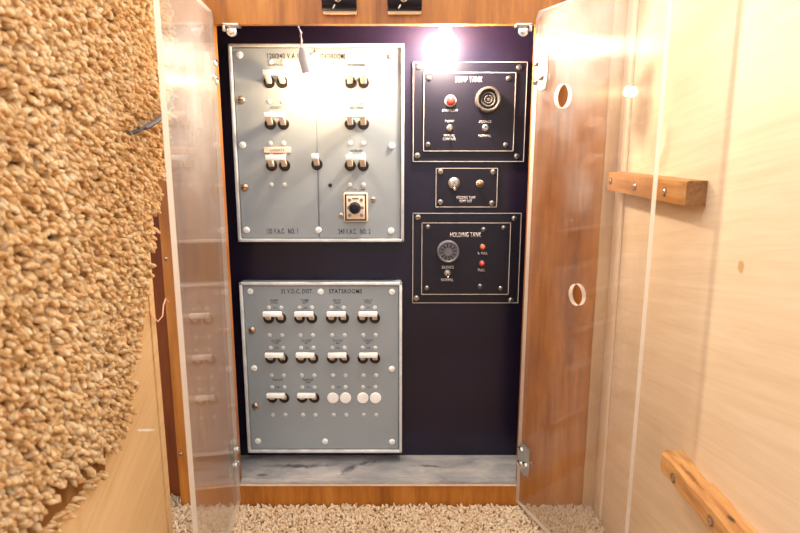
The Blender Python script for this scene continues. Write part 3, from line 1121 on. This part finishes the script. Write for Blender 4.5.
# ================================================================== catches on the beam
def cabinet_catch(u, label):
    w = P(u, 2.3, FD)
    root = thing('cabinet_catch', w, label, 'cabinet catch', 'black catches on the beam')
    mb = MB()
    mb.box((w.x, FY - 0.0045, w.z - 0.0005), (0.0400, 0.009, 0.0285), 0.001, 2)
    obj('backing', mb, M['pale_wood'], root)
    mb = MB()
    prof = []
    b = bmesh.new()
    n = 12
    L = 0.0205
    ra, rb = 0.0118, 0.010
    rings = []
    for x in (-L, -L + 0.0008, L - 0.0008, L):
        k = 0.94 if abs(x) > L - 0.0004 else 1.0
        rings.append([b.verts.new((x, -rb * k * math.sin(math.pi * i / n), ra * k * math.cos(math.pi * i / n))) for i in range(n + 1)])
    for A, B in zip(rings, rings[1:]):
        for i in range(n):
            b.faces.new((A[i], A[i + 1], B[i + 1], B[i]))
        b.faces.new((A[n], A[0], B[0], B[n]))
    b.faces.new(rings[0]); b.faces.new(rings[-1])
    bmesh.ops.recalc_face_normals(b, faces=b.faces[:])
    b.transform(Matrix.Translation((w.x, FY - 0.009, w.z)))
    mb._merge(b)
    for f in mb.bm.faces:
        f.smooth = True
    obj('catch_body', mb, M['black_gloss'], root)
    obj('screw', screw_mesh(0.0042, 0.0016, phillips=True), [M['chrome'], M['ink']], root, loc=Vector((w.x - 0.001, FY - 0.0192, w.z)))
    mb = MB()
    mb.box((w.x - 0.006, FY - 0.0165, w.z - 0.008), (0.0016, 0.002, 0.006), 0.0004, 1, rot=Matrix.Rotation(0.5, 3, 'Y'))
    obj('latch_tongue', mb, M['steel'], root)


cabinet_catch(340.3, 'left glossy black cabinet catch on the wooden beam')
cabinet_catch(404.6, 'right glossy black cabinet catch on the wooden beam')


def door_catch(u, v, sx, label):
    w = P(u, v, FD + 0.004)
    root = thing('ball_catch', w, label, 'ball catch', 'metal ball catches under the beam')
    zt = OZ1
    mb = MB()
    mb.box((w.x, FY + 0.001, zt - 0.0018), (0.019, 0.017, 0.0034), 0.0008, 2)
    mb.box((w.x - 0.008 * sx, FY - 0.005, zt - 0.005), (0.003, 0.005, 0.009), 0.0008, 2)
    obj('bracket', mb, M['steel'], root)
    mb = MB()
    mb.lathe([(0.0052, -0.004), (0.0062, -0.003), (0.0062, 0.0), (0.0035, 0.0004), (0.003, 0.003), (0, 0.0036)], origin=(w.x, FY - 0.002, zt - 0.0085), n=20)
    obj('roller', mb, M['chrome'], root)


door_catch(232.5, 26, 1, 'small metal ball catch in the upper left corner of the opening')
door_catch(522.5, 27, -1, 'small metal ball catch in the upper right corner of the opening')

# ================================================================== wooden blocks on the right wall
def block(name, y0, y1, z0, z1, x0, mat, label, screws, rough, seed, round_near=0.006):
    root = thing(name, (RW, (y0 + y1) / 2, (z0 + z1) / 2), label, 'wooden block', 'wooden bumper blocks')
    b = bmesh.new()
    nx, ny, nz = 6, 44, 6
    bmesh.ops.create_cube(b, size=1)
    bmesh.ops.subdivide_edges(b, edges=[e for e in b.edges if abs((e.verts[0].co - e.verts[1].co).y) > 0.5], cuts=ny, use_grid_fill=True)
    bmesh.ops.subdivide_edges(b, edges=[e for e in b.edges if abs((e.verts[0].co - e.verts[1].co).y) < 1e-6 and (e.verts[0].co - e.verts[1].co).length > 0.5], cuts=5, use_grid_fill=True)
    sx, sy, sz = RW - 0.0003 - x0, y1 - y0, z1 - z0
    cx, cy, cz = (RW - 0.0003 + x0) / 2, (y0 + y1) / 2, (z0 + z1) / 2
    rr = 0.0022
    for v in b.verts:
        q = Vector((v.co.x * sx, v.co.y * sy, v.co.z * sz))
        # round the corners that stand off the wall
        ex, ez = sx / 2 - rr, sz / 2 - rr
        if q.x < -ex and abs(q.z) > ez:
            dv = Vector((q.x + ex, 0, q.z - math.copysign(ez, q.z)))
            if dv.length > rr:
                dv = dv.normalized() * rr
            q.x, q.z = -ex + dv.x, math.copysign(ez, q.z) + dv.z
        ey = sy / 2 - round_near
        if abs(q.y) > ey and q.x < 0:
            k = (abs(q.y) - ey) / round_near
            q.x += k * k * 0.0035
        nq = mnoise.noise(Vector((q.x * 90, q.y * 45 + seed, q.z * 90)))
        n2 = mnoise.noise(Vector((q.x * 260, q.y * 160 + seed, q.z * 260)))
        off = rough * (nq + 0.5 * n2)
        if q.x < sx / 2 - 0.0006:
            q.x += off
        q.z += off * 0.8
        if rough > 0.0007 and q.z > sz * 0.3 and q.x > sx * 0.12:     # torn away along the back of the top
            q.z -= 0.0045 * max(0, mnoise.noise(Vector((0, q.y * 28 + 3, 0))) + 0.25)
        v.co = Vector((cx, cy, cz)) + q
        v.co.x = min(v.co.x, RW - 0.0003)
    for f in b.faces:
        f.smooth = True
        f.material_index = 1 if f.normal.y < -0.7 and f.calc_center_median().y < y0 + 0.002 else 0
    bmesh.ops.recalc_face_normals(b, faces=b.faces[:])
    mb = MB(); mb._merge(b)
    obj('timber', mb, [mat, M['shaded_endgrain']], root)
    for (u, v) in screws:
        w = PX(u, v, x0)
        mb = MB()
        mb.lathe([(0, -0.0008), (0.0024, -0.0008), (0.0032, 0.0006), (0.0022, 0.0012), (0, 0.0009)], origin=(0, 0, 0), axis=(-1, 0, 0), n=16)
        mb.lathe([(0.0046, -0.0006), (0.0046, 0.0003), (0.0034, 0.0003)], origin=(0, 0, 0), axis=(-1, 0, 0), n=16, mat=1)
        mb.box((-0.0011, 0, 0), (0.0006, 0.0042, 0.0007), mat=1)
        obj('screw', mb, [M['steel'], M['shaded_endgrain']], root, loc=w + Vector((-0.0002, 0, 0)))
    return root


XF = 0.2553
bn, bf = PX(682, 193, XF), PX(605.5, 181, XF)
bz0 = (PX(682, 205.5, XF).z + PX(605.5, 190.5, XF).z) / 2
bz1 = (PX(683, 180, XF).z + PX(605.5, 172, XF).z) / 2
lf = PX(658.5, 462, XF)
lz0 = (PX(661.5, 473, XF).z + PX(712, 533, XF).z) / 2
lz1 = (PX(660.6, 452.7, XF).z + PX(732, 533, XF).z) / 2
block('bumper_block', bn.y, bf.y, bz0, bz1, XF, M['block'], 'smooth orange-brown wooden block, higher of the two on the pale right wall',
      ((610.6, 181), (635, 186.5), (664.6, 192)), 0.0004, 3)
block('bumper_block', 0.28 - BACK, lf.y, lz0, lz1, XF, M['block_rough'], 'rough split wooden block with dark knot hole, lower on pale right wall',
      ((673, 478), (710.5, 521)), 0.0009, 11)

# ================================================================== shaggy carpet on the left wall
CX = LW + 0.004
TIP = LW + 0.019
edge_px = [(173, -40), (173, 60), (171, 98), (165, 160), (157, 212), (151, 250), (149, 290), (139, 345), (134, 385), (132, 418), (119, 446), (108, 456), (85, 467), (64, 485), (46, 505), (31, 524), (0, 562)]
edge = [PX(u, v, TIP - 0.004) for (u, v) in edge_px]
poly = [(p.y, p.z) for p in edge] + [(-0.72, edge[-1].z), (-0.72, edge[0].z)]
ca = thing('wall_carpet', (LW, -0.45, 0.0), 'tan shaggy carpet covering the left wall, ragged along its edge', 'carpet')
Y, Z = scatter(-0.72, 0.0, -0.05, 0.85, 0.0050)
jit = 0.004
k = inside(poly, Y + rng.normal(size=len(Y)) * jit, Z + rng.normal(size=len(Y)) * jit) & (Z > 0.012) & (Z < 0.715) & (Y < FY - 0.012)
Y, Z = Y[k], Z[k]
n = len(Y)
wave = np.array([mnoise.noise(Vector((0, y * 11, z * 11))) for y, z in zip(Y, Z)])
base = np.stack([CX + 0.001 + 0.003 * (wave + 0.5), Y, Z], 1)
nr = np.stack([np.ones(n), rng.normal(size=n) * 0.55, rng.normal(size=n) * 0.55 - 0.25], 1)
ln = 0.0090 + 0.0055 * rng.random(n)
me = tufts(base, nr, ln, 0.0022 + 0.0014 * rng.random(n), np.stack([np.zeros(n), rng.normal(size=n) * 0.0018, -0.002 + rng.normal(size=n) * 0.0018], 1))
o = link('pile', me, M['shag'], ca)
o['kind'] = 'stuff'
# backing cloth
mb = MB()
bp = [(p.y - 0.004, min(0.715, p.z + 0.003)) for p in edge[1:-6]] + [(q.y, q.z) for q in (PX(u, v, LW + 0.002) for (u, v) in ((103, 470), (80, 490), (60, 510), (46, 529), (10, 572)))]
bp = [q for q in bp if q[1] > 0.012]
bp = [(bp[0][0], 0.715)] + bp[0:] + [(bp[-1][0] - 0.03, 0.012), (-0.72, 0.012), (-0.72, 0.715)]
cl = []
for q in bp:
    if not cl or (abs(cl[-1][0] - q[0]) + abs(cl[-1][1] - q[1])) > 1e-4:
        cl.append(q)
mb.plate([cl], 0.0035)
mb.bm.transform(Matrix(((0, 1, 0, LW + 0.0006), (1, 0, 0, 0), (0, 0, 1, 0), (0, 0, 0, 1))))
bmesh.ops.recalc_face_normals(mb.bm, faces=mb.bm.faces[:])
obj('backing', mb, M['shag_back'], ca)

# strip of the same shag below the tear
lower_px = [(106, 467), (102, 478), (91, 487), (72, 507), (60, 527), (28, 570), (8, 570), (46, 527), (61, 508), (82, 488)]
lp = [PX(u, v, LW + 0.008) for (u, v) in lower_px]
poly2 = [(p.y, p.z) for p in lp]
of = thing('carpet_offcut', (LW, lp[3].y, lp[3].z), 'narrow frayed strip of tan carpet below the tear, against plywood', 'carpet strip')
Y, Z = scatter(min(a for a, b in poly2), max(a for a, b in poly2), min(b for a, b in poly2), max(b for a, b in poly2), 0.0050)
k = inside(poly2, Y, Z) & (Z > 0.014)
Y, Z = Y[k], Z[k]
n = len(Y)
base = np.stack([np.full(n, LW + 0.0015), Y, Z], 1)
nr = np.stack([np.full(n, 0.7), 0.6 + rng.normal(size=n) * 0.35, -0.35 + rng.normal(size=n) * 0.4], 1)
me = tufts(base, nr, 0.009 + 0.005 * rng.random(n), 0.0018 + 0.0009 * rng.random(n), rng.normal(size=(n, 3)) * 0.001)
o = link('pile', me, M['shag'], of)
o['kind'] = 'stuff'

# dark cable end poking out of the shag
a, b = PX(138, 131, LW + 0.020), PX(173, 97, LW + 0.030)
pts = []
for i in range(9):
    t = i / 8
    q = a.lerp(b, t)
    q.x += 0.010 * math.sin(t * math.pi) * 0.5
    q.z -= 0.004 * math.sin(t * math.pi)
    pts.append(q)
pts = [a + Vector((-0.012, -0.004, -0.004))] + pts
mb = MB(); mb.tube(pts, [0.0022] * 2 + [0.0026] * 7 + [0.0020], 10)
tag(obj('cable_end', mb, M['cable']), 'short dark grey cable end sticking out of the shaggy carpet', 'cable')

# loose thread in the gap by the plywood edge
q0 = [PX(149, 309, LW + 0.002), PX(152, 317, LW + 0.004), PX(158, 321.5, LW + 0.006), PX(162.5, 316, LW + 0.006), PX(163.5, 305, LW + 0.005), PX(165.5, 299, LW + 0.004), PX(168, 301.5, LW + 0.004)]
mb = MB(); mb.tube(q0, 0.0009, 8)
tag(obj('thread', mb, M['thread']), 'loose curled pink thread hanging at the plywood edge', 'thread')

# ================================================================== light
w = bpy.data.worlds.new('cabin')
SC.world = w
w.use_nodes = True
nt = w.node_tree
nt.nodes.clear()
out = nt.nodes.new('ShaderNodeOutputWorld')
bg = nt.nodes.new('ShaderNodeBackground')
tc = nt.nodes.new('ShaderNodeTexCoord')
sx = nt.nodes.new('ShaderNodeSeparateXYZ')
nt.links.new(tc.outputs['Generated'], sx.inputs[0])
c = ramp(nt, math_node(nt, 'ADD', math_node(nt, 'MULTIPLY', sx.outputs[2], 0.5), 0.5), [(0.32, (0.10, 0.09, 0.10)), (0.50, (0.38, 0.37, 0.38)), (0.62, (0.95, 0.95, 0.98)), (0.85, (1.0, 1.0, 1.0))])
nt.links.new(c, bg.inputs[0])
bg.inputs[1].default_value = 1.95
nt.links.new(bg.outputs[0], out.inputs[0])

# ================================================================== camera
cam = bpy.data.cameras.new('camera')
co_ = bpy.data.objects.new('camera', cam)
COL.objects.link(co_)
co_.location = (0, -BACK, CAMZ)
co_.rotation_euler = (math.pi / 2 - PITCH, 0, 0)
cam.sensor_fit = 'HORIZONTAL'
cam.sensor_width = 36
cam.lens = F / 800 * 36
cam.clip_start = 0.01
cam.dof.use_dof = True
cam.dof.focus_distance = 0.82
cam.dof.aperture_fstop = 9.0
SC.camera = co_

vs = SC.view_settings
vs.view_transform = 'Standard'
vs.look = 'None'
vs.gamma = 1
vs.exposure = 0.55
vs.use_curve_mapping = False
SC.cycles.max_bounces = 10
SC.cycles.transparent_max_bounces = 16
SC.cycles.use_denoising = True
SC.cycles.sample_clamp_indirect = 6.0
